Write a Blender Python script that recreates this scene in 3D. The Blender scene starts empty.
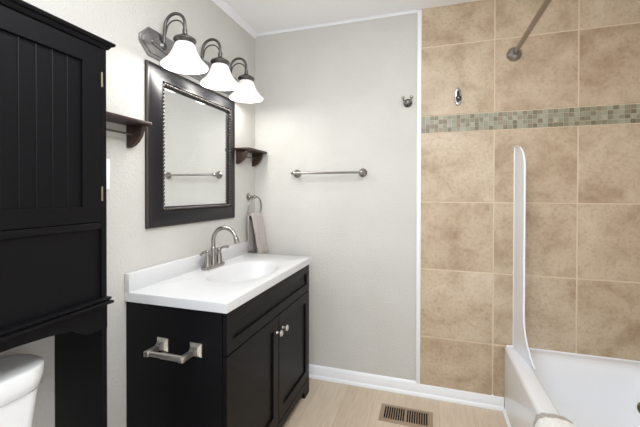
import bpy, bmesh, math, random
from mathutils import Vector, Matrix

random.seed(7)
SC = bpy.context.scene
COL = SC.collection
PI = math.pi


# ------------------------------------------------------------------ camera
def make_camera():
    yaw, pitch, roll = 0.30372, -0.008566, 0.002095
    f_px = 344.76
    fw = Vector((-math.sin(yaw) * math.cos(pitch), math.cos(yaw) * math.cos(pitch), math.sin(pitch)))
    r = Vector((math.cos(yaw), math.sin(yaw), 0))
    u = r.cross(fw)
    r2 = math.cos(roll) * r + math.sin(roll) * u
    u2 = -math.sin(roll) * r + math.cos(roll) * u
    cd = bpy.data.cameras.new('camera')
    cd.sensor_fit = 'HORIZONTAL'
    cd.sensor_width = 36.0
    cd.lens = 36.0 * f_px / 640.0
    cd.shift_y = -18.15 / 640.0
    cd.clip_start = 0.02
    co = bpy.data.objects.new('camera', cd)
    COL.objects.link(co)
    m = Matrix((r2, u2, -fw)).transposed().to_4x4()
    m.translation = Vector((1.156, -2.1674, 1.2274))
    co.matrix_world = m
    SC.camera = co


make_camera()

# ------------------------------------------------------------------ world, lights, exposure
world = bpy.data.worlds.new('world')
SC.world = world
world.use_nodes = True
wb = world.node_tree.nodes['Background']
wb.inputs['Color'].default_value = (0.90, 0.955, 1.0, 1)
wb.inputs['Strength'].default_value = 1.1


# unseen fill lights added overhead to even out the room
pd = bpy.data.lights.new('fill_panel_light', 'AREA')
pd.shape = 'RECTANGLE'
pd.size, pd.size_y = 0.8, 1.4
pd.energy = 12
pd.color = (0.93, 0.97, 1.0)
po = bpy.data.objects.new('fill_panel_light', pd)
COL.objects.link(po)
po.location = (1.05, -1.6, 2.31)
gd = bpy.data.lights.new('fill_point_light', 'POINT')  # added point fill that lifts the ceiling, no real fixture
gd.energy = 14
gd.color = (0.93, 0.97, 1.0)
gd.shadow_soft_size = 0.15
go = bpy.data.objects.new('fill_point_light', gd)
COL.objects.link(go)
go.location = (1.15, -1.75, 1.9)
BULB_POWER = 1.6

SC.view_settings.view_transform = 'Standard'
SC.view_settings.look = 'None'
SC.view_settings.gamma = 1.0
SC.view_settings.use_curve_mapping = False
SC.view_settings.exposure = 0.57


# ------------------------------------------------------------------ materials
def lin(c):
    out = []
    for v in c[:3]:
        v = v / 255.0
        out.append(v / 12.92 if v <= 0.04045 else ((v + 0.055) / 1.055) ** 2.4)
    return (out[0], out[1], out[2], 1.0)


class Mat:
    def __init__(self, name, color=(200, 200, 200), rough=0.5, metal=0.0, spec=0.5):
        self.m = bpy.data.materials.new(name)
        self.m.use_nodes = True
        self.nt = self.m.node_tree
        self.b = self.nt.nodes['Principled BSDF']
        self.set('Base Color', lin(color))
        self.set('Roughness', rough)
        self.set('Metallic', metal)
        self.set('Specular IOR Level', spec)

    def set(self, k, v):
        self.b.inputs[k].default_value = v

    def node(self, t, **kw):
        n = self.nt.nodes.new(t)
        for k, v in kw.items():
            setattr(n, k, v)
        return n

    def link(self, a, b):
        self.nt.links.new(a, b)

    def coords(self, scale=(1, 1, 1)):
        t = self.node('ShaderNodeTexCoord')
        mp = self.node('ShaderNodeMapping')
        mp.inputs['Scale'].default_value = scale
        self.link(t.outputs['Object'], mp.inputs['Vector'])
        return mp.outputs['Vector']

    def noise(self, scale, detail=3, rough=0.5, vec=None, dist=0.0):
        n = self.node('ShaderNodeTexNoise')
        n.inputs['Scale'].default_value = scale
        n.inputs['Detail'].default_value = detail
        n.inputs['Roughness'].default_value = rough
        n.inputs['Distortion'].default_value = dist
        self.link(vec if vec is not None else self.coords(), n.inputs['Vector'])
        return n.outputs['Fac']

    def ramp(self, fac, stops):
        r = self.node('ShaderNodeValToRGB')
        e = r.color_ramp.elements
        while len(e) < len(stops):
            e.new(0.5)
        for i, (p, c) in enumerate(stops):
            e[i].position = p
            e[i].color = lin(c)
        self.link(fac, r.inputs['Fac'])
        return r.outputs['Color']

    def mix(self, fac, a, b, mode='MIX'):
        n = self.node('ShaderNodeMix', data_type='RGBA', blend_type=mode)
        for sock, v in ((n.inputs['Factor'], fac), (n.inputs['A'], a), (n.inputs['B'], b)):
            if isinstance(v, bpy.types.NodeSocket):
                self.link(v, sock)
            else:
                sock.default_value = v
        # the first A/B pair is float; pick colour sockets
        return n

    def mixc(self, fac, a, b, mode='MIX'):
        n = self.node('ShaderNodeMix', data_type='RGBA', blend_type=mode)
        pairs = ((n.inputs[0], fac), (n.inputs[6], a), (n.inputs[7], b))
        for sock, v in pairs:
            if isinstance(v, bpy.types.NodeSocket):
                self.link(v, sock)
            else:
                sock.default_value = v
        return n.outputs[2]

    def bump(self, h, strength=0.2, dist=0.002):
        n = self.node('ShaderNodeBump')
        n.inputs['Strength'].default_value = strength
        n.inputs['Distance'].default_value = dist
        self.link(h, n.inputs['Height'])
        self.link(n.outputs['Normal'], self.b.inputs['Normal'])

    def color(self, sock):
        self.link(sock, self.b.inputs['Base Color'])


def mat_wall():
    k = Mat('textured_wall_paint', (203, 200, 195), 0.75, 0, 0.25)
    v = k.coords()
    n1 = k.noise(95, 4, 0.55, v)
    k.color(k.ramp(k.noise(3.0, 3, 0.5, v), [(0.3, (201, 198, 192)), (0.7, (206, 204, 199))]))
    k.bump(n1, 0.6, 0.005)
    return k.m


def mat_ceiling():
    k = Mat('ceiling_paint', (247, 247, 248), 0.85, 0, 0.2)
    k.bump(k.noise(70, 4), 0.2, 0.003)
    return k.m


def mat_floor():
    k = Mat('vinyl_plank', (190, 172, 150), 0.42, 0, 0.4)
    # planks run along the room's depth (Y)
    t = k.node('ShaderNodeTexCoord')
    mp = k.node('ShaderNodeMapping')
    mp.inputs['Rotation'].default_value = (0, 0, PI / 2)
    mp.inputs['Location'].default_value = (0.33, 0.04, 0)
    k.link(t.outputs['Object'], mp.inputs['Vector'])
    br = k.node('ShaderNodeTexBrick')
    br.offset = 0.37
    br.inputs['Scale'].default_value = 1.0
    br.inputs['Brick Width'].default_value = 1.22
    br.inputs['Row Height'].default_value = 0.18
    br.inputs['Mortar Size'].default_value = 0.0012
    br.inputs['Mortar Smooth'].default_value = 0.3
    br.inputs['Color1'].default_value = lin((220, 202, 181))
    br.inputs['Color2'].default_value = lin((209, 191, 169))
    br.inputs['Mortar'].default_value = lin((185, 166, 144))
    k.link(mp.outputs['Vector'], br.inputs['Vector'])
    grain = k.noise(14, 6, 0.62, k.coords((5.0, 0.45, 1)), 0.6)
    g = k.ramp(grain, [(0.25, (222, 218, 214)), (0.75, (255, 255, 255))])
    k.color(k.mixc(0.75, br.outputs['Color'], g, 'MULTIPLY'))
    k.bump(grain, 0.08, 0.001)
    return k.m


def mat_tile():
    k = Mat('travertine_tile', (190, 165, 135), 0.42, 0, 0.4)
    geo = k.node('ShaderNodeNewGeometry')
    t = k.node('ShaderNodeTexCoord')
    add = k.node('ShaderNodeVectorMath', operation='MULTIPLY_ADD')
    rnd = k.node('ShaderNodeCombineXYZ')
    for i in range(3):
        k.link(geo.outputs['Random Per Island'], rnd.inputs[i])
    k.link(rnd.outputs[0], add.inputs[0])
    add.inputs[1].default_value = (17, 9, 23)
    k.link(t.outputs['Object'], add.inputs[2])
    v = add.outputs[0]
    cloud = k.noise(5.5, 6, 0.62, v, 0.35)
    base = k.ramp(cloud, [(0.3, (170, 147, 122)), (0.5, (196, 177, 153)), (0.7, (211, 194, 172))])
    fine = k.noise(60, 5, 0.7, v, 0.3)
    spots = k.ramp(fine, [(0.30, (205, 186, 165)), (0.52, (255, 255, 255)), (1.0, (255, 255, 255))])
    c = k.mixc(0.5, base, spots, 'MULTIPLY')
    tint = k.ramp(geo.outputs['Random Per Island'], [(0.0, (240, 236, 230)), (1.0, (255, 255, 255))])
    k.color(k.mixc(1.0, c, tint, 'MULTIPLY'))
    k.bump(fine, 0.06, 0.001)
    return k.m


def mat_mosaic():
    k = Mat('glass_mosaic', (140, 140, 115), 0.4, 0, 0.5)
    geo = k.node('ShaderNodeNewGeometry')
    c = k.ramp(geo.outputs['Random Per Island'], [
        (0.0, (112, 104, 84)), (0.25, (128, 119, 97)), (0.45, (142, 139, 118)), (0.7, (152, 152, 133)),
        (0.9, (166, 163, 146)), (1.0, (138, 118, 93))])
    k.color(k.mixc(0.25, c, k.ramp(k.noise(120, 3), [(0.3, (190, 190, 180)), (0.7, (255, 255, 255))]), 'MULTIPLY'))
    return k.m


def mat_black():
    k = Mat('black_satin_paint', (14, 14, 17), 0.42, 0, 0.16)
    k.bump(k.noise(160, 2), 0.03, 0.0005)
    return k.m


def mat_nickel(name='brushed_nickel', c=(160, 156, 151), r=0.24):
    k = Mat(name, c, r, 1.0)
    k.bump(k.noise(300, 2), 0.02, 0.0003)
    return k.m


def mat_shade():
    k = Mat('alabaster_glass', (225, 223, 219), 0.25, 0, 0.5)
    v = k.coords()
    n = k.noise(16, 5, 0.6, v, 1.2)
    c = k.ramp(n, [(0.32, (212, 209, 203)), (0.6, (255, 253, 250))])
    k.color(k.mixc(1.0, c, (0.75, 0.75, 0.75, 1), 'MULTIPLY'))
    k.link(c, k.b.inputs['Emission Color'])
    k.set('Emission Strength', 0.42)
    return k.m


def mat_towel(name, c1, c2, scale=220):
    k = Mat(name, c1, 0.95, 0, 0.1)
    n = k.noise(scale, 3, 0.7)
    k.color(k.ramp(n, [(0.3, c1), (0.7, c2)]))
    k.bump(n, 0.7, 0.004)
    k.set('Sheen Weight', 0.3)
    return k.m


def mat_wood():
    k = Mat('dark_stained_wood', (66, 44, 36), 0.45, 0, 0.5)
    g = k.noise(9, 5, 0.6, k.coords((14, 1, 14)), 0.5)
    k.color(k.ramp(g, [(0.3, (40, 29, 27)), (0.7, (68, 48, 42))]))
    return k.m


M = {
    'wall': mat_wall(), 'ceiling': mat_ceiling(), 'floor': mat_floor(), 'tile': mat_tile(), 'mosaic': mat_mosaic(),
    'grout': Mat('tan_grout', (212, 194, 170), 0.85, 0, 0.2).m,
    'white_trim': Mat('white_trim_paint', (240, 241, 244), 0.4, 0, 0.4).m,
    'black': mat_black(),
    'nickel': mat_nickel(), 'dark_nickel': mat_nickel('aged_pewter', (104, 102, 101), 0.34),
    'plate_nickel': mat_nickel('polished_pewter', (158, 157, 158), 0.3),
    'hinge': mat_nickel('antique_nickel', (150, 142, 118), 0.35),
    'satin': mat_nickel('satin_nickel', (205, 201, 194), 0.4),
    'chrome': Mat('chrome', (215, 213, 208), 0.09, 1.0).m,
    'brassy': Mat('olive_tinted_chrome', (112, 102, 58), 0.25, 1.0).m,  # chrome plate, the tan tile's reflection put into its base colour
    'porcelain': Mat('white_porcelain', (232, 232, 232), 0.12, 0, 0.5).m,
    'tub': Mat('tub_enamel', (230, 231, 234), 0.1, 0, 0.5).m,
    'counter': Mat('cultured_marble', (212, 212, 213), 0.22, 0, 0.5).m,
    'shade': mat_shade(),
    'wood': mat_wood(),
    'plastic': Mat('white_plastic', (243, 246, 254), 0.3, 0, 0.5).m,
    'mirror': Mat('mirror_silver', (236, 238, 238), 0.015, 1.0).m,
    'frame': Mat('espresso_frame', (25, 25, 29), 0.36, 0, 0.4).m,
    'bead': Mat('antique_bead', (92, 86, 83), 0.28, 0.85, 0.5).m,
    'bronze_edge': Mat('bronze_edge', (62, 50, 46), 0.4, 0.2, 0.5).m,
    'vent': Mat('tan_metal', (165, 143, 122), 0.4, 0.3, 0.5).m,
    'dark': Mat('duct_shade_black', (14, 13, 12), 0.8, 0, 0.2).m,
    'towel': mat_towel('mauve_taupe_terry', (164, 152, 147), (196, 185, 179)),
    'mat_center': mat_towel('white_chenille', (216, 213, 207), (240, 238, 233), 140),
    'mat_border': mat_towel('taupe_chenille', (150, 142, 132), (190, 183, 173), 140),
    'inner': Mat('bulb_glow', (255, 250, 240), 0.5).m,
}
_b = M['inner'].node_tree.nodes['Principled BSDF']
_b.inputs['Emission Color'].default_value = (1, 0.93, 0.82, 1)
_b.inputs['Emission Strength'].default_value = 6.0

# ------------------------------------------------------------------ mesh helpers
ORG = {}


class MB:
    """collects shapes in world coordinates; build() links them as ONE mesh object"""

    def __init__(self):
        self.bm = bmesh.new()

    def _merge(self, bm2):
        me = bpy.data.meshes.new('tmp')
        bm2.to_mesh(me)
        bm2.free()
        self.bm.from_mesh(me)
        bpy.data.meshes.remove(me)
        return self

    def box(self, x0, x1, y0, y1, z0, z1, bev=0.0, seg=2):
        b = bmesh.new()
        vs = [b.verts.new((x, y, z)) for z in (z0, z1) for y in (y0, y1) for x in (x0, x1)]
        for f in ((0, 2, 3, 1), (4, 5, 7, 6), (0, 1, 5, 4), (2, 6, 7, 3), (0, 4, 6, 2), (1, 3, 7, 5)):
            b.faces.new([vs[i] for i in f])
        if bev > 0:
            bmesh.ops.bevel(b, geom=list(b.edges), offset=bev, segments=seg, profile=0.5, affect='EDGES')
        return self._merge(b)

    def tube(self, pts, r, seg=12, caps=True, closed=False):
        pts = [Vector(p) for p in pts]
        n = len(pts)
        rs = r if isinstance(r, (list, tuple)) else [r] * n
        b = bmesh.new()
        rings = []
        prev = None
        for i, p in enumerate(pts):
            if closed:
                t = (pts[(i + 1) % n] - pts[i - 1]).normalized()
            else:
                t = (pts[min(i + 1, n - 1)] - pts[max(i - 1, 0)]).normalized()
            if prev is None:
                a = Vector((0, 0, 1)) if abs(t.z) < 0.9 else Vector((1, 0, 0))
                nrm = (a - t * a.dot(t)).normalized()
            else:
                nrm = (prev - t * prev.dot(t)).normalized()
            prev = nrm
            bn = t.cross(nrm)
            rings.append([b.verts.new(p + (nrm * math.cos(2 * PI * k / seg) + bn * math.sin(2 * PI * k / seg)) * rs[i])
                          for k in range(seg)])
        m = n if closed else n - 1
        for i in range(m):
            A, B = rings[i], rings[(i + 1) % n]
            for k in range(seg):
                b.faces.new((A[k], A[(k + 1) % seg], B[(k + 1) % seg], B[k]))
        if caps and not closed:
            b.faces.new(list(reversed(rings[0])))
            b.faces.new(rings[-1])
        bmesh.ops.recalc_face_normals(b, faces=list(b.faces))
        return self._merge(b)

    def lathe(self, prof, org, axis=(0, 0, 1), seg=32, sx=1.0, sy=1.0, close=False):
        """prof: list of (radius, height along the axis)"""
        ax = Vector(axis).normalized()
        a = Vector((0, 0, 1)) if abs(ax.z) < 0.9 else Vector((1, 0, 0))
        e1 = (a - ax * a.dot(ax)).normalized()
        e2 = ax.cross(e1)
        o = Vector(org)
        b = bmesh.new()
        rings = []
        for (r, h) in prof:
            if r < 1e-6:
                rings.append([b.verts.new(o + ax * h)])
            else:
                rings.append([b.verts.new(o + ax * h + e1 * (r * sx * math.cos(2 * PI * k / seg)) +
                                          e2 * (r * sy * math.sin(2 * PI * k / seg))) for k in range(seg)])
        pairs = list(zip(rings, rings[1:])) + ([(rings[-1], rings[0])] if close else [])
        for A, B in pairs:
            for k in range(seg):
                k2 = (k + 1) % seg
                if len(A) == 1 and len(B) == 1:
                    continue
                if len(A) == 1:
                    b.faces.new((A[0], B[k2], B[k]))
                elif len(B) == 1:
                    b.faces.new((A[k], A[k2], B[0]))
                else:
                    b.faces.new((A[k], A[k2], B[k2], B[k]))
        bmesh.ops.recalc_face_normals(b, faces=list(b.faces))
        return self._merge(b)

    def prism(self, poly, fn, a, c, bev=0.0):
        """poly: 2D outline; fn(u, v, w) -> point; extruded from w=a to w=c"""
        b = bmesh.new()
        A = [b.verts.new(fn(u, v, a)) for u, v in poly]
        B = [b.verts.new(fn(u, v, c)) for u, v in poly]
        n = len(poly)
        b.faces.new(A)
        b.faces.new(list(reversed(B)))
        for i in range(n):
            b.faces.new((A[i], B[i], B[(i + 1) % n], A[(i + 1) % n]))
        bmesh.ops.recalc_face_normals(b, faces=list(b.faces))
        if bev > 0:
            sharp = [e for e in b.edges if len(e.link_faces) == 2 and e.calc_face_angle(0) > 0.6]
            bmesh.ops.bevel(b, geom=sharp, offset=bev, segments=2, profile=0.5, affect='EDGES')
        return self._merge(b)

    def frame(self, rect, prof, fn, kb=1.0, kt=1.0):
        """mitred frame: rect (u0,u1,v0,v1); prof closed list of (inset, height); fn(u,v,h) -> point"""
        u0, u1, v0, v1 = rect
        b = bmesh.new()
        cols = []
        for cu, cv, su, sv in ((u0, v0, 1, kb), (u1, v0, -1, kb), (u1, v1, -1, -kt), (u0, v1, 1, -kt)):
            cols.append([b.verts.new(fn(cu + su * d, cv + sv * d, h)) for d, h in prof])
        n = len(prof)
        for i in range(4):
            A, B = cols[i], cols[(i + 1) % 4]
            for k in range(n):
                b.faces.new((A[k], B[k], B[(k + 1) % n], A[(k + 1) % n]))
        bmesh.ops.recalc_face_normals(b, faces=list(b.faces))
        return self._merge(b)

    def grid(self, fn, nu, nv, thick=0.0):
        """surface fn(s, t) with s, t in 0..1, optionally given a thickness"""
        b = bmesh.new()
        V = [[b.verts.new(fn(i / nu, j / nv)) for j in range(nv + 1)] for i in range(nu + 1)]
        for i in range(nu):
            for j in range(nv):
                b.faces.new((V[i][j], V[i + 1][j], V[i + 1][j + 1], V[i][j + 1]))
        if thick:
            b.normal_update()
            W = [[b.verts.new(v.co - v.normal * thick) for v in row] for row in V]
            for i in range(nu):
                for j in range(nv):
                    b.faces.new((W[i][j], W[i][j + 1], W[i + 1][j + 1], W[i + 1][j]))
            for i in range(nu):
                b.faces.new((V[i][0], W[i][0], W[i + 1][0], V[i + 1][0]))
                b.faces.new((V[i][nv], V[i + 1][nv], W[i + 1][nv], W[i][nv]))
            for j in range(nv):
                b.faces.new((V[0][j], V[0][j + 1], W[0][j + 1], W[0][j]))
                b.faces.new((V[nu][j], W[nu][j], W[nu][j + 1], V[nu][j + 1]))
            bmesh.ops.recalc_face_normals(b, faces=list(b.faces))
        return self._merge(b)

    def loft(self, rings, cap_last=True, cap_first=False, closed=True):
        b = bmesh.new()
        R = [[b.verts.new(p) for p in ring] for ring in rings]
        n = len(R[0])
        for A, B in zip(R, R[1:]):
            for k in range(n):
                k2 = (k + 1) % n
                b.faces.new((A[k], A[k2], B[k2], B[k]))
        if cap_last:
            b.faces.new(R[-1])
        if cap_first:
            b.faces.new(list(reversed(R[0])))
        bmesh.ops.recalc_face_normals(b, faces=list(b.faces))
        return self._merge(b)

    def sphere(self, c, r, seg=10, ring=6):
        return self.lathe([(r * math.sin(PI * i / ring), -r * math.cos(PI * i / ring)) for i in range(ring + 1)], c, seg=seg)

    def build(self, name, mat, parent=None, org=None, angle=35, smooth=True):
        me = bpy.data.meshes.new(name)
        o = Vector(ORG[parent]) if parent is not None else Vector(org or (0, 0, 0))
        for v in self.bm.verts:
            v.co -= o
        for f in self.bm.faces:
            f.smooth = smooth
        self.bm.to_mesh(me)
        self.bm.free()
        if smooth:
            me.set_sharp_from_angle(angle=math.radians(angle))
        me.materials.append(mat)
        ob = bpy.data.objects.new(name, me)
        COL.objects.link(ob)
        ORG[ob] = o
        if parent is not None:
            ob.parent = parent
        else:
            ob.location = o
        return ob


def tag(o, label, cat, group=None):
    o['label'] = label
    o['category'] = cat
    if group:
        o['group'] = group
    return o


def thing(name, label, cat, loc, group=None):
    o = bpy.data.objects.new(name, None)
    o.empty_display_size = 0.05
    COL.objects.link(o)
    o.location = loc
    ORG[o] = Vector(loc)
    return tag(o, label, cat, group)


def struct(name, mb, mat, **kw):
    o = mb.build(name, mat, **kw)
    o['kind'] = 'structure'
    return o


def XYZ(x, y, z):
    return (x, y, z)


# ------------------------------------------------------------------ the room
H = 2.325
YF = -3.3           # where the built part of the room ends, behind the camera
XR = 2.345          # tiled wall on the tub's far side
XT = 1.115          # tile starts here
struct('floor', MB().box(-0.1, XR + 0.1, YF, 0.1, -0.08, 0.0), M['floor'], smooth=False)
struct('ceiling', MB().box(-0.1, XR + 0.1, YF, 0.1, H, H + 0.08), M['ceiling'], smooth=False)
struct('wall_left', MB().box(-0.1, 0.0, YF, 0.1, 0.0, H), M['wall'], smooth=False)
struct('wall_back', MB().box(0.0, XR + 0.1, 0.0, 0.1, 0.0, H), M['wall'], smooth=False)
struct('wall_right', MB().box(XR, XR + 0.1, -1.75, 0.0, 0.0, H), M['wall'], smooth=False)

ROWS = [-0.04, 0.3648, 0.7706, 1.1724, 1.5843, 1.6821, 2.0934, 2.5]
COLS = [1.1167 - 0.008, 1.5117, 1.9152, 2.32, 2.725]


def tiled(name, u_edges, umin, umax, zmin, fn):
    g = 0.0038
    grout = MB()
    P = [fn(umin, zmin, 0.0), fn(umax, H, 0.006)]
    lo = [min(P[0][i], P[1][i]) for i in range(3)]
    hi = [max(P[0][i], P[1][i]) for i in range(3)]
    grout.box(lo[0], hi[0], lo[1], hi[1], lo[2], hi[2])
    root = struct(name, grout, M['grout'], smooth=False)
    t = MB()
    mo = MB()
    for za, zb in zip(ROWS, ROWS[1:]):
        if abs(za - 1.5843) < 1e-4:
            continue
        for ua, ub in zip(u_edges, u_edges[1:]):
            a, b = max(ua + g, umin), min(ub - g, umax)
            c, d = max(za + g, zmin), min(zb - g, H)
            if b - a < 0.01 or d - c < 0.01:
                continue
            p, q = fn(a, c, 0.002), fn(b, d, 0.0085)
            t.box(*[v for i in range(3) for v in sorted((p[i], q[i]))], bev=0.0016, seg=1)
    n = 4
    ph = (1.6821 - 1.5843) / n
    k = 0
    u = umin
    while u < umax - 0.004:
        for j in range(n):
            z0 = 1.5843 + j * ph
            p, q = fn(u + 0.0012, z0 + 0.0013, 0.002), fn(min(u + ph - 0.0012, umax), z0 + ph - 0.0013, 0.0085)
            mo.box(*[v for i in range(3) for v in sorted((p[i], q[i]))])
        u += ph
    tt = t.build('tile_field', M['tile'], root, smooth=False)
    mm = mo.build('mosaic_band', M['mosaic'], root, smooth=False)
    return root


tiled('wall_shower', COLS, XT, XR, 0.02, lambda u, z, h: (u, -h, z))
tiled('wall_shower_side', [-0.09, 0.315, 0.72, 1.125, 1.53, 1.8], 0.0, 1.7, 0.02, lambda u, z, h: (XR - h, -u - 0.009, z))

# baseboards: stepped profile swept along the wall
BASE = [(0, 0.0), (0.022, 0.0), (0.022, 0.012), (0.018, 0.02), (0.0145, 0.022), (0.0145, 0.052), (0.012, 0.058), (0.012, 0.066),
        (0.006, 0.078), (0.0, 0.082)]
struct('baseboard_back', MB().prism(BASE, lambda u, v, w: (w, -u - 0.0, v), 0.0, 1.569), M['white_trim'])
struct('baseboard_left', MB().prism(BASE, lambda u, v, w: (u, w, v), YF, -1.099), M['white_trim'])
CROWN = [(0, 0), (0.0, -0.030), (0.004, -0.030), (0.008, -0.024), (0.014, -0.016), (0.024, -0.008), (0.030, -0.004), (0.030, 0)]
struct('trim_1', MB().prism(CROWN, lambda u, v, w: (u, w, H + v), YF, -0.0), M['white_trim'])
struct('trim_2', MB().prism([(a * 0.4, b * 0.4) for a, b in CROWN], lambda u, v, w: (w, -u, H + v), 0.0, 1.09), M['white_trim'])
struct('trim_3', MB().box(1.090, 1.1155, -0.014, 0.0, 0.075, H - 0.004, 0.003), M['white_trim'])

# ------------------------------------------------------------------ bathtub
TX0, TX1, TY0, TY1, TZ = 1.571, XR - 0.009, -1.53, -0.0095, 0.366


def rrect(x0, x1, y0, y1, r, z, n=8):
    pts = []
    for cx, cy, a0 in ((x1 - r, y1 - r, 0), (x0 + r, y1 - r, PI / 2), (x0 + r, y0 + r, PI), (x1 - r, y0 + r, 1.5 * PI)):
        for i in range(n + 1):
            a = a0 + (PI / 2) * i / n
            pts.append((cx + r * math.cos(a), cy + r * math.sin(a), z))
    return pts


tub = thing('bathtub', 'white alcove bathtub below the tan tiled wall', 'bathtub', (1.95, -0.76, 0))
mb = MB()
ins = [(0.0, 0.0, 0.004), (0.0, TZ - 0.016, 0.004), (0.004, TZ - 0.005, 0.006), (0.012, TZ, 0.01)]
rings = [rrect(TX0 + d, TX1 - d * 0.2, TY0 + d * 0.2, TY1 - d * 0.2, max(r, 0.004), z) for d, z, r in ins]
# (x0, x1, y0, y1 insets, radius, z) of the basin
for dx0, dx1, dy0, dy1, r, z in ((0.068, 0.075, 0.10, 0.040, 0.085, TZ), (0.076, 0.083, 0.108, 0.050, 0.095, TZ - 0.003),
                                 (0.084, 0.092, 0.118, 0.062, 0.11, TZ - 0.012), (0.090, 0.100, 0.128, 0.076, 0.12, TZ - 0.03),
                                 (0.100, 0.112, 0.150, 0.095, 0.13, TZ - 0.11), (0.112, 0.124, 0.190, 0.115, 0.13, TZ - 0.20),
                                 (0.130, 0.142, 0.230, 0.145, 0.13, TZ - 0.265), (0.165, 0.175, 0.270, 0.185, 0.12, TZ - 0.295),
                                 (0.210, 0.220, 0.320, 0.235, 0.10, TZ - 0.302)):
    rings.append(rrect(TX0 + dx0, TX1 - dx1, TY0 + dy0, TY1 - dy1, r, z))
mb.loft(rings, cap_last=True, cap_first=True)
body = mb.build('basin', M['tub'], tub, angle=50)
# slim lip caulked to the wall at the tile
MB().box(TX0 + 0.01, TX1, TY1 - 0.006, TY1 + 0.001, TZ - 0.004, TZ + 0.006, 0.002).build('wall_lip', M['white_trim'], tub)
# shoe strip along the apron's foot
MB().prism([(0, 0), (0.012, 0), (0.012, 0.006), (0.0, 0.02)], lambda u, v, w: (TX0 - u + 0.001, w, v), -1.53, -0.0225).build(
    'base_trim', M['white_trim'], tub)
of = MB()
oc = Vector((2.162, -0.134, 0.192))
on = Vector((0.0, -1.0, 0.33)).normalized()
of.lathe([(0.0, 0.013), (0.018, 0.012), (0.03, 0.009), (0.037, 0.003), (0.038, -0.012), (0, -0.012)], oc, on, 32)
ofo = of.build('overflow_plate', M['brassy'], tub)
ofo['label'] = 'round chrome overflow plate with olive tile reflection painted in'
MB().lathe([(0.0, 0.017), (0.004, 0.0165), (0.0055, 0.013), (0.0055, 0.008)], oc + Vector((0, 0, 0.016)), on, 12).build('screw', M['nickel'], ofo)

# splash guard: a tall clear-cut plastic fin standing on the tub rim against the tile
GX = 1.6145


def guard(s, t):
    # s: 0 at wall .. 1 free edge ; t: 0 bottom .. 1 top
    zt = 1.483
    z = TZ + (zt - TZ) * t
    w = 0.240
    # rounded top corner
    d = (zt - z)
    R = 0.135
    if d < R:
        w = 0.06 + (0.240 - 0.06) * math.sqrt(max(0.0, 1 - ((R - d) / R) ** 2))
    low = max(0.0, (0.62 - z) / (0.62 - TZ))
    flare = 0.042 * low ** 2.2
    w += 0.012 * low ** 2
    y = -0.0085 - (w - 0.0085) * s
    x = GX - 0.004 * s * (1 - low) + flare * s ** 1.5
    return (x, y, z + (0.0 if t > 0 else 0.0005))


sg = thing('splash_guard', 'tall narrow white splash guard fin standing on the tub rim against the tile', 'splash guard', (GX, -0.12, TZ))


def guard_t(s, t):
    return guard(s, t * t * (0.35) + t * 0.65 if t < 1 else 1.0)


MB().grid(guard, 10, 60, 0.005).build('panel', M['plastic'], sg, angle=60)
edge = [guard(1, i / 50) for i in range(51)] + [guard(s, 1) for s in (0.66, 0.33, 0)]
MB().tube(edge, 0.0029, 8).build('edge_bead', M['plastic'], sg, angle=60)
MB().box(GX - 0.003, GX + 0.010, -0.012, -0.0075, TZ + 0.001, 1.483, 0.001).build('wall_flange', M['plastic'], sg)

# bath mat folded over the tub rim
bmn = thing('bath_mat', 'white and taupe bath mat folded over the tub rim', 'bath mat', (1.61, -0.9, TZ))


def drape(y0, y1, off, da=0.0):
    path = [(1.552, 0.10), (1.553, 0.2), (1.554, 0.30), (1.556, 0.345), (1.562, 0.368), (1.575, 0.378), (1.60, 0.381), (1.63, 0.380), (1.65, 0.376),
            (1.664, 0.365), (1.673, 0.345), (1.678, 0.32), (1.684, 0.27)]
    n = len(path) - 1

    def fn(s, t):
        q = da + (1 - 2 * da) * s
        i = min(int(q * n), n - 1)
        f = q * n - i
        x = path[i][0] * (1 - f) + path[i + 1][0] * f
        z = path[i][1] * (1 - f) + path[i + 1][1] * f
        # offset outwards from the rim's heart
        cx, cz = 1.615, min(z, 0.33)
        v = Vector((x - cx, z - cz))
        v = v.normalized() * (off + 0.0015 * math.sin(61 * s + 9 * t) + 0.001 * math.sin(150 * t))
        return (x + v.x, y0 + (y1 - y0) * t, z + v.y)
    return fn


MB().grid(drape(-0.665, -1.25, 0.0), 36, 20, 0.010).build('mat_border', M['mat_border'], bmn, angle=80)['label'] = 'ribbed taupe border'
MB().grid(drape(-0.703, -1.21, 0.0045, 0.09), 36, 20, 0.012).build('mat_center', M['mat_center'], bmn, angle=80)['label'] = 'fluffy white middle'

# ------------------------------------------------------------------ shower curtain rod
rd = thing('shower_rod', 'brushed nickel shower curtain rod meeting the tile near the ceiling', 'curtain rod', (1.609, -0.0085, 1.997))
MB().tube([(1.609, -0.012, 1.997), (1.6105, -0.8, 1.997), (1.612, -1.56, 1.997)], 0.0125, 20).build('rod', M['nickel'], rd)
for yy, s in ((-0.0085, -1), (-1.575, 1)):
    MB().lathe([(0.0, 0.0), (0.037, 0.0), (0.0385, 0.004), (0.036, 0.012), (0.029, 0.022), (0.02, 0.029), (0.016, 0.031), (0.016, 0.04), (0.0128, 0.043)],
               (1.609, yy, 1.997), (0, s, 0), 32).build('flange', M['plate_nickel'], rd)


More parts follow.
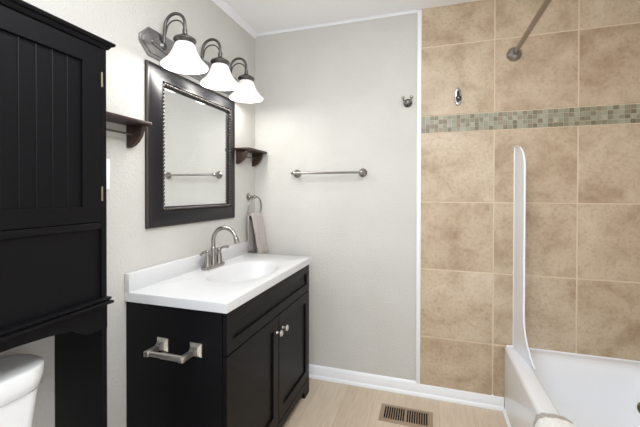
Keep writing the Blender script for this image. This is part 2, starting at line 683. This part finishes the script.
# ------------------------------------------------------------------ hooks
hk = thing('robe_hook', 'small two-pronged nickel robe hook on the painted wall', 'hook', (1.036, 0, 1.773))
MB().lathe([(0, 0), (0.025, 0), (0.0255, 0.005), (0.020, 0.010), (0.012, 0.014), (0.010, 0.032), (0, 0.034)], (1.036, 0, 1.771), (0, -1, 0), 24).build(
    'backplate', M['dark_nickel'], hk)
for s in (-1, 1):
    mb = MB()
    mb.tube([(1.036, -0.020, 1.770), (1.036 + s * 0.012, -0.036, 1.768), (1.036 + s * 0.021, -0.050, 1.778), (1.036 + s * 0.024, -0.056, 1.788)], 0.0055, 10)
    mb.sphere((1.036 + s * 0.0245, -0.057, 1.792), 0.0095, 12, 8)
    mb.build('prong', M['nickel'], hk)

tk = thing('shower_hook', 'slim upright nickel hook stuck on the tile above the mosaic band', 'hook', (1.3195, -0.0085, 1.78))
mb = MB()
mb.prism([(0.019 * math.cos(a), 0.052 * math.sin(a)) for a in [2 * PI * i / 28 for i in range(28)]],
         lambda u, v, w: (1.3195 + u, w, 1.785 + v), -0.0085, -0.0165, 0.003)
mb.build('backplate', M['nickel'], tk)
mb = MB()
mb.tube([(1.3195, -0.014, 1.815), (1.3195, -0.022, 1.80), (1.3195, -0.027, 1.78), (1.3195, -0.034, 1.763), (1.3195, -0.044, 1.758), (1.3195, -0.052, 1.764)],
        [0.007, 0.0085, 0.009, 0.0095, 0.0095, 0.010], 12)
mb.sphere((1.3195, -0.053, 1.766), 0.0165, 16, 10)
mb.build('hook_arm', M['dark_nickel'], tk)

# ------------------------------------------------------------------ towel bar on the back wall
tb = thing('towel_bar', 'brushed nickel towel bar mounted on the plain back wall', 'towel bar', (0.54, 0, 1.352))
for x in (0.318, 0.762):
    mb = MB()
    mb.lathe([(0, 0), (0.027, 0), (0.0275, 0.005), (0.023, 0.009), (0.017, 0.012), (0.012, 0.02), (0.0105, 0.045), (0.0125, 0.052), (0.0155, 0.060),
              (0.0125, 0.070), (0.006, 0.075), (0, 0.076)], (x, 0, 1.352), (0, -1, 0), 28)
    mb.build('post', M['nickel'], tb)
MB().tube([(0.296, -0.061, 1.352), (0.776, -0.061, 1.352)], 0.0075, 16).build('bar', M['nickel'], tb)

# ------------------------------------------------------------------ towel ring and hand towel
tr = thing('towel_ring', 'brushed nickel towel ring on the left wall beside the vanity', 'towel ring', (0, -0.095, 1.198))
MB().lathe([(0, 0), (0.025, 0), (0.0255, 0.005), (0.020, 0.009), (0.013, 0.013), (0.009, 0.02), (0.0085, 0.04), (0.0115, 0.047), (0.0125, 0.054),
            (0.009, 0.062), (0, 0.064)], (0, -0.098, 1.196), (1, 0, 0), 28).build('post', M['nickel'], tr)
RC = Vector((0.046, -0.088, 1.118))
ring = []
for i in range(48):
    a = 2 * PI * i / 48
    ring.append((RC.x + 0.008 * math.cos(a) + 0.006 * math.sin(a), RC.y + 0.079 * math.sin(a), RC.z + 0.079 * math.cos(a)))
MB().tube(ring, 0.0048, 12, closed=True).build('ring', M['nickel'], tr)


def towel_front(s, t):
    y = -0.163 + 0.022 * t + (0.146 - 0.021 * t) * s + 0.003 * t
    x = 0.066 + 0.036 * t ** 0.9 + 0.005 * math.sin(s * 9.0 + 0.8) * (0.5 + 0.6 * t) + 0.014 * s * t
    z = 1.062 - (1.062 - 0.800) * t + 0.018 * (1 - t) ** 3 * math.sin(PI * s)
    return (x, y, z)


def towel_back(s, t):
    y = -0.160 + 0.028 * t + 0.118 * s
    x = 0.032 - 0.016 * t ** 0.6 + 0.002 * math.sin(s * 10 + 2)
    z = 1.062 - (1.062 - 0.835) * t
    return (x, y, z)


def towel_fold(s, t):
    a = PI * t
    f, b = Vector(towel_front(s, 0)), Vector(towel_back(s, 0))
    c = (f + b) / 2
    return tuple(c + (f - b) / 2 * math.cos(a) + Vector((0, 0, 0.020 * math.sin(a))))


tw = thing('hand_towel', 'taupe hand towel folded through the towel ring', 'towel', (0.06, -0.08, 0.8))


def towel_all(s, t):
    if t < 0.5:
        return towel_front(s, 1 - t / 0.5)
    if t < 0.62:
        return towel_fold(s, (t - 0.5) / 0.12)
    return towel_back(s, (t - 0.62) / 0.38)


MB().grid(towel_all, 24, 60, 0.006).build('terry_cloth', M['towel'], tw, angle=80)
MB().grid(lambda s, t: (towel_front(s, 0.86 + 0.05 * t)[0] + 0.0042, *towel_front(s, 0.86 + 0.05 * t)[1:]), 22, 3, 0.0015).build(
    'woven_band', M['mat_border'], tw, angle=80)

# ------------------------------------------------------------------ mirror
mr = thing('wall_mirror', 'framed wall mirror with beaded inner edge above the vanity', 'mirror', (0, -0.648, 1.07))
MR = (-0.984, -0.284, 1.070, 1.791)
FP = lambda u, v, h: (h, u, v)
mf = MB()
mf.frame(MR, [(0, 0.0), (0.0, 0.010), (0.003, 0.013), (0.009, 0.0135), (0.015, 0.0125), (0.03, 0.0135), (0.045, 0.018), (0.058, 0.0245), (0.066, 0.030), (0.070, 0.031),
              (0.072, 0.027), (0.072, 0.0)], FP)
fr = mf.build('frame', M['frame'], mr, angle=40)
MB().frame(MR, [(0.0005, 0.006), (-0.001, 0.0065), (-0.001, 0.0095), (0.002, 0.0132), (0.004, 0.0145), (0.006, 0.0145), (0.006, 0.012)], FP).build(
    'outer_edge', M['bronze_edge'], fr)
mb = MB()
mb.frame(MR, [(0.0715, 0.0), (0.0715, 0.026), (0.089, 0.021), (0.092, 0.018), (0.094, 0.0)], FP)
mb.build('inner_ledge', M['frame'], mr)
bd = MB()
i0 = 0.0795
u0, u1, v0, v1 = MR[0] + i0, MR[1] - i0, MR[2] + i0, MR[3] - i0


def bead_line(a, b, steps):
    for i in range(steps):
        f = (i + 0.5) / steps
        bd.sphere((0.0255, a[0] + (b[0] - a[0]) * f, a[1] + (b[1] - a[1]) * f), 0.0072, 10, 6)


nu, nv = round((u1 - u0) / 0.0165), round((v1 - v0) / 0.0165)
bead_line((u0, v0), (u1, v0), nu)
bead_line((u0, v1), (u1, v1), nu)
bead_line((u0, v0), (u0, v1), nv)
bead_line((u1, v0), (u1, v1), nv)
bd.build('bead_moulding', M['bead'], mr, angle=80)
i1 = 0.0925
MB().box(0.003, 0.014, MR[0] + i1, MR[1] - i1, MR[2] + i1, MR[3] - i1, 0.0).build('mirror_glass', M['mirror'], mr, smooth=False)

# ------------------------------------------------------------------ vanity light
vl = thing('vanity_light', 'three-shade pewter vanity light glowing above the mirror', 'wall lamp', (0, -0.613, 1.875))
PZ = 1.877


def plate_poly(hw, hh, c):
    return [(-hw, -hh * 0.22), (-hw, hh * 0.22), (-hw + c, hh), (hw - c, hh), (hw, hh * 0.22), (hw, -hh * 0.22), (hw - c, -hh), (-hw + c, -hh)]


pl = MB()
for hw, hh, c, a, b in ((0.405, 0.0605, 0.048, 0.0, 0.010), (0.393, 0.050, 0.042, 0.010, 0.017)):
    pl.prism(plate_poly(hw, hh, c), lambda u, v, w: (w, -0.613 + u, PZ + v), a, b, 0.0025)
plo = pl.build('backplate', M['plate_nickel'], vl)
bo = MB()
bo.prism([(0.355 * math.copysign(abs(math.cos(a)) ** 0.7, math.cos(a)), 0.034 * math.sin(a)) for a in [2 * PI * i / 48 for i in range(48)]],
         lambda u, v, w: (w, -0.613 + u, PZ + v), 0.016, 0.026, 0.004)
bo.build('raised_boss', M['plate_nickel'], plo)

SHX = 0.130
for sy in (-0.890, -0.620, -0.353):
    base = (0.022, sy - 0.012, 1.880)
    mb = MB()
    mb.lathe([(0, 0), (0.021, 0), (0.021, 0.004), (0.014, 0.010), (0.010, 0.014), (0, 0.014)], base, (1, 0, 0), 24)
    cx, cz, R = 0.079, 1.969, 0.051
    path = [(0.026, sy - 0.012, 1.880), (0.028, sy - 0.012, 1.895), (0.028, sy - 0.011, 1.92), (0.028, sy - 0.008, 1.95)]
    path += [(cx - R * math.cos(a), sy - 0.005 * (1 + math.cos(a)) / 2, cz + R * math.sin(a)) for a in [PI * i / 16 for i in range(17)]]
    path += [(SHX, sy, 1.955), (SHX, sy, 1.925)]
    mb.tube(path, 0.0068, 12)
    arm = mb.build('arm', M['dark_nickel'], vl)
    r2 = 0.041
    path = [(0.030, sy - 0.010, 1.915)] + [(0.080 - 0.0445 * math.cos(a), sy - 0.004 * (1 + math.cos(a)) / 2, 1.950 + r2 * math.sin(a)) for a in [PI * i / 14 for i in range(15)]] + [(SHX - 0.003, sy, 1.94)]
    MB().tube(path, 0.0032, 8).build('scroll', M['dark_nickel'], arm)
    MB().lathe([(0, 0.045), (0.010, 0.045), (0.011, 0.022), (0.018, 0.018), (0.034, 0.009), (0.047, 0.000), (0.0485, -0.007), (0.044, -0.013), (0.038, -0.022),
                (0.0, -0.022)], (SHX, sy, 1.901), (0, 0, 1), 32).build('socket_cap', M['dark_nickel'], arm)
    prof = [(0.032, 1.886), (0.038, 1.882), (0.044, 1.872), (0.049, 1.858), (0.055, 1.843), (0.063, 1.827), (0.074, 1.811), (0.087, 1.797),
            (0.097, 1.788), (0.1005, 1.783), (0.0995, 1.779)]
    inner = [(r - 0.0035, z) for r, z in reversed(prof)]
    inner[-1] = (0.029, 1.8855)
    sh = MB().lathe([(r, z) for r, z in prof] + inner, (SHX, sy, 0), (0, 0, 1), 40, close=True).build('lamp_shade', M['shade'], vl, angle=60)
    MB().lathe([(0, 1.806), (0.015, 1.810), (0.023, 1.820), (0.026, 1.832), (0.024, 1.845), (0.016, 1.858), (0.013, 1.876), (0, 1.878)], (SHX, sy, 0), (0, 0, 1), 20).build(
        'bulb', M['inner'], sh)
    ld = bpy.data.lights.new('vanity_bulb_light', 'POINT')
    ld.energy = BULB_POWER
    ld.color = (1.0, 0.985, 0.96)
    ld.shadow_soft_size = 0.03
    lo = bpy.data.objects.new('vanity_bulb_light', ld)
    COL.objects.link(lo)
    lo.location = (SHX, sy, 1.785)


# ------------------------------------------------------------------ small wall shelves either side of the mirror
def wall_shelf(yc, label):
    z = 1.492
    t = thing('wall_shelf', label, 'shelf', (0, yc, z - 0.09), 'dark wood shelves on the mirror wall')
    hl = 0.1345
    poly = [(0.0, -hl), (0.085, -hl), (0.098, -hl + 0.006), (0.104, -hl + 0.018), (0.104, hl - 0.018), (0.098, hl - 0.006), (0.085, hl), (0.0, hl)]
    MB().prism(poly, lambda u, v, w: (u, yc + v, w), z, z + 0.013, 0.004).build('board', M['wood'], t)
    for s in (-1, 1):
        y = yc + s * 0.104
        cp = [(0, z), (0.078, z), (0.076, z - 0.02), (0.068, z - 0.042), (0.054, z - 0.062), (0.034, z - 0.078), (0.014, z - 0.086), (0, z - 0.088)]
        MB().prism(cp, lambda u, v, w: (u, w, v), y - 0.009, y + 0.009, 0.0015).build('bracket', M['wood'], t)
    MB().tube([(0.042, yc - 0.1, z - 0.038), (0.042, yc + 0.1, z - 0.038)], 0.004, 10).build('rail', M['dark_nickel'], t)
    return t


wall_shelf(-1.174, 'small dark wood wall shelf between the tall black cabinet and the mirror')
wall_shelf(-0.141, 'small dark wood wall shelf in the corner past the mirror')

# ------------------------------------------------------------------ light switch behind the cabinet edge
sw = thing('light_switch', 'white light switch plate mostly hidden beside the tall black cabinet', 'light switch', (0, -1.185, 1.29))
MB().box(0, 0.006, -1.235, -1.158, 1.236, 1.352, 0.002).build('plate', M['plastic'], sw)
MB().box(0.006, 0.016, -1.190, -1.180, 1.278, 1.302, 0.002).build('toggle', M['plastic'], sw)

# ------------------------------------------------------------------ vanity
va = thing('vanity_cabinet', 'black shaker vanity cabinet with two doors under the white sink top', 'cabinet', (0.23, -0.62, 0))
VX, VL, VR, VT = 0.446, -1.084, -0.172, 0.791
mb = MB()
mb.box(0.004, VX - 0.02, VL, VL + 0.018, 0.0, VT)                    # side panels
mb.box(0.004, VX - 0.02, VR - 0.018, VR, 0.0, VT)
mb.box(0.004, 0.012, VL + 0.018, VR - 0.018, 0.08, VT)
mb.box(0.012, VX - 0.02, VL + 0.018, VR - 0.018, 0.085, 0.103)
mb.box(VX - 0.04, VX - 0.02, VL + 0.018, VR - 0.018, VT - 0.03, VT)
mb.box(VX - 0.02, VX - 0.001, VL, VL + 0.022, 0.0, VT)                # face frame
mb.box(VX - 0.02, VX - 0.001, VR - 0.022, VR, 0.0, VT)
mb.box(VX - 0.02, VX - 0.001, VL + 0.022, VR - 0.022, 0.60, 0.640)
mb.box(VX - 0.02, VX - 0.001, VL + 0.022, VR - 0.022, VT - 0.02, VT)
vb = mb.build('body', M['black'], va, smooth=False)


def base_rail():
    # bottom rail with a cut-out toe between two feet
    pts = [(VL, 0.0), (VL + 0.075, 0.0), (VL + 0.085, 0.04), (VL + 0.10, 0.05), (VR - 0.10, 0.05), (VR - 0.085, 0.04), (VR - 0.075, 0.0), (VR, 0.0), (VR, 0.092),
           (VL, 0.092)]
    return MB().prism(pts, lambda u, v, w: (w, u, v), VX - 0.001, VX + 0.018 - 0.001)


base_rail().build('base_rail', M['black'], va, smooth=False)


def shaker(name, y0, y1, z0, z1, st, parent, x=None):
    """a door or drawer front: flat rails and stiles round a sunken panel"""
    x = VX if x is None else x
    m = MB()
    m.frame((y0, y1, z0, z1), [(0.0, 0.0), (0.0, 0.0165), (0.0012, 0.018), (st - 0.001, 0.018), (st, 0.017), (st, 0.0)], lambda u, v, h: (x - 0.001 + h, u, v))
    d = m.build(name, M['black'], parent, angle=20)
    MB().box(x - 0.001, x + 0.0075, y0 + st - 0.002, y1 - st + 0.002, z0 + st - 0.002, z1 - st + 0.002).build('panel', M['black'], d, smooth=False)
    return d


YM = -0.623
shaker('drawer_front', VL + 0.004, VR - 0.004, 0.632, VT - 0.004, 0.045, va)
dl = shaker('door', VL + 0.004, YM - 0.0025, 0.096, 0.627, 0.058, va)
dr = shaker('door', YM + 0.0025, VR - 0.004, 0.096, 0.627, 0.058, va)
for d, y in ((dl, YM - 0.024), (dr, YM + 0.045)):
    MB().lathe([(0, 0), (0.008, 0), (0.0075, 0.003), (0.005, 0.006), (0.005, 0.012), (0.009, 0.016), (0.0145, 0.020), (0.0155, 0.024), (0.012, 0.029), (0, 0.031)],
               (VX + 0.0168, y, 0.550), (1, 0, 0), 24).build('knob', M['satin'], d)['label'] = 'round brushed nickel knob'

# countertop with its integral oval bowl
ct = thing('bathroom_sink', 'white one-piece sink top with oval bowl and backsplash on the black vanity', 'sink', (0.235, -0.617, VT))
CX1, CY0, CY1, CZ = 0.4690, -1.091, -0.144, 0.8285
BC = (0.262, -0.600)
BA, BB = 0.152, 0.243


def counter_mesh():
    N = 72
    m = MB()
    ell = lambda k, q, z: (BC[0] + BA * q * math.cos(2 * PI * k / N), BC[1] + BB * q * math.sin(2 * PI * k / N), z)
    # outline point on the rectangle in the same direction
    def rect(k, x0, x1, y0, y1, z):
        c, s = math.cos(2 * PI * k / N), math.sin(2 * PI * k / N)
        dx, dy = BA * c, BB * s
        ts = []
        if dx > 1e-9: ts.append((x1 - BC[0]) / dx)
        if dx < -1e-9: ts.append((x0 - BC[0]) / dx)
        if dy > 1e-9: ts.append((y1 - BC[1]) / dy)
        if dy < -1e-9: ts.append((y0 - BC[1]) / dy)
        t = min(ts)
        return [BC[0] + dx * t, BC[1] + dy * t, z]

    def rect_ring(d, z):
        x0, x1, y0, y1 = 0.002, CX1 - d, CY0 + d, CY1 - d
        pts = [rect(k, x0, x1, y0, y1, z) for k in range(N)]
        for cx, cy in ((x0, y0), (x1, y0), (x0, y1), (x1, y1)):      # pull the nearest point onto each corner
            k = min(range(N), key=lambda i: (pts[i][0] - cx) ** 2 + (pts[i][1] - cy) ** 2)
            pts[k][0], pts[k][1] = cx, cy
        return [tuple(p) for p in pts]

    rings = [[tuple((p[0], p[1], VT + 0.0005)) for p in rect_ring(0.0, 0)], rect_ring(0.0, CZ - 0.004), rect_ring(0.0012, CZ - 0.0012), rect_ring(0.004, CZ)]
    for q, dz in ((1.06, 0.0), (1.02, -0.0012), (0.985, -0.005), (0.95, -0.012), (0.90, -0.026), (0.82, -0.05), (0.70, -0.08), (0.55, -0.103), (0.38, -0.118),
                  (0.2, -0.125), (0.10, -0.127)):
        rings.append([ell(k, q, CZ + dz) for k in range(N)])
    m.loft(rings, cap_last=True)
    return m


counter_mesh().build('countertop', M['counter'], ct, angle=40)
MB().box(0.002, 0.0256, CY0, CY1, CZ - 0.002, 0.902, 0.0025).build('backsplash', M['counter'], ct)
MB().lathe([(0.0, 0.004), (0.012, 0.004), (0.0165, 0.003), (0.021, 0.0015), (0.022, 0.0)], (BC[0], BC[1], CZ - 0.1268), (0, 0, 1), 24).build('drain', M['nickel'], ct)

# faucet
FY, FX = -0.590, 0.068
fa = thing('faucet', 'brushed nickel two-handle gooseneck faucet on the white sink top', 'faucet', (FX, FY, CZ))
mb = MB()
mb.prism([(0.080 * math.copysign(abs(math.cos(a)) ** 0.55, math.cos(a)), 0.026 * math.copysign(abs(math.sin(a)) ** 0.55, math.sin(a))) for a in
          [2 * PI * i / 40 for i in range(40)]], lambda u, v, w: (FX + v, FY + u * 1.09, w), CZ, CZ + 0.016, 0.004)
mb.build('base', M['nickel'], fa)
mb = MB()
mb.lathe([(0.020, 0.014), (0.021, 0.02), (0.018, 0.028), (0.016, 0.05), (0.0145, 0.085), (0.0150, 0.10), (0.0125, 0.106), (0.011, 0.11)], (FX, FY, CZ), (0, 0, 1), 24)
RS = 0.069
sp = [(FX, FY, CZ + 0.10), (FX, FY, CZ + 0.125)]
sp += [(FX + RS - RS * math.cos(a), FY, CZ + 0.143 + RS * math.sin(a)) for a in [PI * 0.92 * i / 18 for i in range(19)]]
e = Vector(sp[-1])
dr_ = (Vector(sp[-1]) - Vector(sp[-2])).normalized()
mb.tube(sp, 0.0105, 16)
mb.build('spout', M['nickel'], fa)
mb = MB()
mb.lathe([(0.0105, -0.004), (0.0125, 0.0), (0.0135, 0.006), (0.0125, 0.012), (0.0135, 0.018), (0.013, 0.026), (0.0095, 0.027), (0, 0.027)], e, dr_, 20)
mb.build('aerator', M['nickel'], fa)
for s in (-1, 1):
    y = FY + s * 0.051
    mb = MB()
    mb.lathe([(0.0215, 0.014), (0.022, 0.02), (0.0185, 0.028), (0.016, 0.048), (0.0125, 0.072), (0.012, 0.076), (0.0135, 0.081), (0.0135, 0.090), (0.010, 0.098), (0, 0.100)],
             (FX, y, CZ), (0, 0, 1), 24)
    h = mb.build('handle', M['nickel'], fa)
    MB().tube([(FX, y, CZ + 0.086), (FX + 0.004, y + s * 0.020, CZ + 0.093), (FX + 0.008, y + s * 0.042, CZ + 0.095), (FX + 0.012, y + s * 0.070, CZ + 0.089 + s * 0.003)],
              [0.0065, 0.006, 0.007, 0.0085], 12).build('lever', M['nickel'], h)

# toilet paper holder on the vanity's side
ph = thing('toilet_paper_holder', 'empty square-post nickel paper holder on the side of the black vanity', 'paper holder', (0.25, VL, 0.635))
ZP = 0.641
for i, x in enumerate((0.184, 0.335)):
    mb = MB()
    mb.loft([[(x + a * w, VL - h, ZP + b * w) for a, b in ((-1, -1), (1, -1), (1, 1), (-1, 1))] for w, h in
             ((0.0255, -0.0015), (0.0255, 0.004), (0.0235, 0.006), (0.015, 0.014), (0.0105, 0.026), (0.0095, 0.032))], cap_first=True)
    mb.box(x - 0.0095, x + 0.0095, VL - 0.088, VL - 0.028, ZP - 0.0105, ZP + 0.0085, 0.002)
    mb.build('post', M['satin'], ph, angle=25)
mb = MB()
mb.tube([(0.177, VL - 0.076, ZP - 0.001), (0.262, VL - 0.076, ZP - 0.001)], 0.0095, 16)
mb.tube([(0.245, VL - 0.076, ZP - 0.001), (0.338, VL - 0.076, ZP - 0.001)], 0.0115, 16)
mb.build('roller', M['satin'], ph)

# ------------------------------------------------------------------ over-toilet cabinet
cb = thing('tall_cabinet', 'tall black over-toilet cabinet with beadboard doors', 'cabinet', (0.1, -1.719, 0))
CF, CR, CL, CT = 0.207, -1.346, -2.095, 1.667
for y0, y1 in ((CR - 0.0165, CR), (CL, CL + 0.0165)):
    MB().box(0.004, CF - 0.001, y0, y1, 0.0, CT, 0.001).build('side_panel', M['black'], cb, smooth=False)
mb = MB()
mb.box(0.004, 0.010, CL + 0.0165, CR - 0.0165, 0.885, CT)             # back
mb.box(0.010, CF - 0.02, CL + 0.0165, CR - 0.0165, CT - 0.016, CT)
mb.box(CF - 0.02, CF - 0.0005, CR - 0.0172, CR - 0.001, 1.134, CT)
mb.box(CF - 0.02, CF - 0.0005, CL + 0.001, CL + 0.0172, 1.134, CT)
mb.build('carcass', M['black'], cb, smooth=False)
MB().box(CF - 0.02, CF - 0.002, CL + 0.0165, CR - 0.0165, 1.116, 1.135, 0.001).build('rail', M['black'], cb)
MB().box(CF - 0.020, CF - 0.010, CL + 0.0165, CR - 0.0165, 0.885, 1.118).build('lower_panel', M['black'], cb, smooth=False)
# crown
mb = MB()
prof = [(0.0, 0.0), (0.004, 0.002), (0.008, 0.008), (0.009, 0.012), (0.014, 0.013), (0.017, 0.016), (0.018, 0.021), (0.016, 0.024), (-0.10, 0.034), (-0.10, 0.0)]


def crown_ring(d, z):
    return [(0.003, CL - d, z), (CF + d, CL - d, z), (CF + d, CR + d, z), (0.003, CR + d, z)]


mb.loft([crown_ring(d, CT - 0.003 + z) for d, z in prof[:8]], cap_first=True, cap_last=True)
mb.build('crown', M['black'], cb, angle=25)
# shelf ledge over the toilet with a double edge
mb = MB()
for d, za, zb in ((0.015, 0.896, 0.904), (0.022, 0.884, 0.893), (0.010, 0.891, 0.898)):
    mb.box(0.004, CF + d, CL - d * 0.3, CR + d * 0.3, za, zb, 0.003)
mb.build('ledge', M['black'], cb)
# scalloped apron
ap = [(CL, 0.884), (CR, 0.884), (CR, 0.806)]
side = [(CR - 0.02, 0.808), (CR - 0.05, 0.806), (CR - 0.062, 0.808), (CR - 0.085, 0.822), (CR - 0.10, 0.832), (CR - 0.115, 0.838), (CR - 0.14, 0.841), (CR - 0.17, 0.846),
        (CR - 0.25, 0.852)]
ap += side + [(CL + CR - y, z) for y, z in reversed(side)] + [(CL, 0.806)]
MB().prism(ap, lambda u, v, w: (w, u, v), CF - 0.018, CF).build('apron', M['black'], cb, smooth=False)
# doors: rails and stiles round a beadboard panel
for y0, y1 in ((CL + 0.0175, (CL + CR) / 2 - 0.001), ((CL + CR) / 2 + 0.001, CR - 0.0175)):
    z0, z1, st = 1.137, 1.662, 0.058
    m = MB()
    m.frame((y0, y1, z0, z1), [(0, 0), (0, 0.0165), (0.001, 0.0175), (st, 0.0175), (st + 0.001, 0.0165), (st + 0.001, 0)], lambda u, v, h: (CF - 0.0175 + h, u, v), 0.8, 0.92)
    d = m.build('door', M['black'], cb, angle=20)
    pm = MB()
    a, b = y0 + st, y1 - st
    n = 6
    w = (b - a) / n
    poly = [(a, 0)]
    for i in range(n):
        p, q = a + i * w, a + (i + 1) * w
        if i:
            poly += [(p - 0.0022, 0.0085), (p - 0.0014, 0.0102), (p, 0.0108), (p + 0.0014, 0.0102), (p + 0.0022, 0.0085)]
        else:
            poly += [(p, 0.0085)]
        if i == n - 1:
            poly += [(q, 0.0085)]
    poly += [(b, 0)]
    pm.prism(poly, lambda u, v, ww: (CF - 0.0175 + v, u, ww), z0 + st * 0.8 - 0.002, z1 - st * 0.92 + 0.002)
    pm.build('beadboard_panel', M['black'], d, smooth=False)
    hy = y1 + 0.001 if y1 > -1.6 else y0 - 0.001
    for hz in (1.569, 1.222):
        h = MB()
        h.tube([(CF + 0.0005, hy, hz - 0.022), (CF + 0.0005, hy, hz + 0.022)], 0.0026, 10)
        h.box(CF - 0.004, CF + 0.0006, hy - 0.0028, hy + 0.0028, hz - 0.02, hz + 0.02)
        h.build('hinge', M['hinge'], d)['label'] = 'small brass-nickel hinge'
    ky = y0 + 0.025 if y1 > -1.6 else y1 - 0.025
    MB().lathe([(0, 0), (0.007, 0), (0.005, 0.006), (0.005, 0.012), (0.012, 0.017), (0.013, 0.022), (0, 0.026)], (CF - 0.001, ky, 1.25), (1, 0, 0), 20).build('knob', M['nickel'], d)

# ------------------------------------------------------------------ toilet under the cabinet
to = thing('toilet', 'white toilet whose tank sits under the black cabinet', 'toilet', (0.35, -1.705, 0))
TC = -1.705


def tank_ring(x0, x1, hw, z, r, n=8, front=0.004):
    pts = []
    for p in rrect(x0, x1, TC - hw, TC + hw, r, z, n):
        # the front face bows out a little
        f = max(0.0, (p[0] - x0) / (x1 - x0))
        pts.append((p[0] + front * f * (1 - ((p[1] - TC) / hw) ** 2), p[1], p[2]))
    return pts


MB().loft([tank_ring(0.03, 0.145, 0.165, 0.39, 0.035), tank_ring(0.024, 0.152, 0.178, 0.45, 0.035), tank_ring(0.020, 0.160, 0.192, 0.60, 0.035),
           tank_ring(0.018, 0.166, 0.203, 0.703, 0.035)], cap_first=True).build('tank', M['porcelain'], to, angle=50)
MB().loft([tank_ring(0.012, 0.168, 0.212, 0.7035, 0.06), tank_ring(0.010, 0.174, 0.220, 0.711, 0.065), tank_ring(0.010, 0.177, 0.226, 0.735, 0.07),
           tank_ring(0.010, 0.177, 0.228, 0.759, 0.07), tank_ring(0.012, 0.175, 0.2265, 0.7645, 0.069), tank_ring(0.016, 0.171, 0.2225, 0.7665, 0.066),
           tank_ring(0.03, 0.155, 0.20, 0.767, 0.06)],
          cap_first=True).build('tank_lid', M['porcelain'], to, angle=50)


def oval(cx, a, b, z, n=40):
    out = []
    for k in range(n):
        t = 2 * PI * k / n
        out.append((cx + a * math.cos(t) * (1.0 if math.cos(t) > 0 else 0.8), TC + b * math.sin(t), z))
    return out


MB().loft([oval(0.36, 0.22, 0.105, 0.0), oval(0.36, 0.215, 0.10, 0.05), oval(0.37, 0.20, 0.098, 0.16), oval(0.41, 0.22, 0.13, 0.27), oval(0.44, 0.255, 0.172, 0.36),
           oval(0.445, 0.265, 0.182, 0.385), oval(0.445, 0.258, 0.176, 0.397), oval(0.455, 0.20, 0.13, 0.395), oval(0.455, 0.17, 0.11, 0.33), oval(0.45, 0.08, 0.06, 0.25)],
          cap_first=True).build('bowl', M['porcelain'], to, angle=60)
MB().box(0.03, 0.25, TC - 0.10, TC + 0.10, 0.30, 0.399, 0.02).build('tank_deck', M['porcelain'], to)
MB().loft([oval(0.445, 0.265, 0.185, 0.398), oval(0.445, 0.270, 0.189, 0.405), oval(0.445, 0.268, 0.187, 0.428), oval(0.445, 0.255, 0.176, 0.436)], cap_first=True).build(
    'seat_lid', M['plastic'], to, angle=50)
mb = MB()
mb.lathe([(0, 0), (0.014, 0), (0.014, 0.006), (0.006, 0.01), (0.006, 0.016), (0, 0.016)], (0.162, TC - 0.12, 0.655), (1, 0, 0), 16)
mb.tube([(0.176, TC - 0.12, 0.655), (0.182, TC - 0.085, 0.652), (0.184, TC - 0.05, 0.648)], [0.006, 0.005, 0.006], 10)
mb.build('flush_lever', M['chrome'], to)

# ------------------------------------------------------------------ floor register
fv = thing('floor_vent', 'tan metal floor register set in the plank floor', 'vent', (1.052, -0.235, 0))
FV = (0.905, 1.187, -0.310, -0.152)


mb = MB()
mb.frame(FV, [(0, 0.0), (0.0, 0.0012), (0.008, 0.005), (0.024, 0.0055), (0.024, 0.0)], lambda u, v, h: (u, v, h))
mb.box(1.0415, 1.0505, FV[2] + 0.024, FV[3] - 0.024, 0.0, 0.0052)
vo = mb.build('frame', M['vent'], fv)
MB().box(FV[0] + 0.023, FV[1] - 0.023, FV[2] + 0.023, FV[3] - 0.023, 0.0003, 0.0012).build('duct_shade_sheet', M['dark'], fv, smooth=False)  # flat dark sheet, the duct's inner shade put into its colour
for xa, xb in ((FV[0] + 0.024, 1.0415), (1.0505, FV[1] - 0.024)):
    n = 9
    w = (xb - xa) / n
    for i in range(n):
        x = xa + (i + 0.82) * w
        MB().box(x - w * 0.17, x + w * 0.17, FV[2] + 0.023, FV[3] - 0.023, 0.001, 0.0048).build('slat', M['vent'], fv, smooth=False)
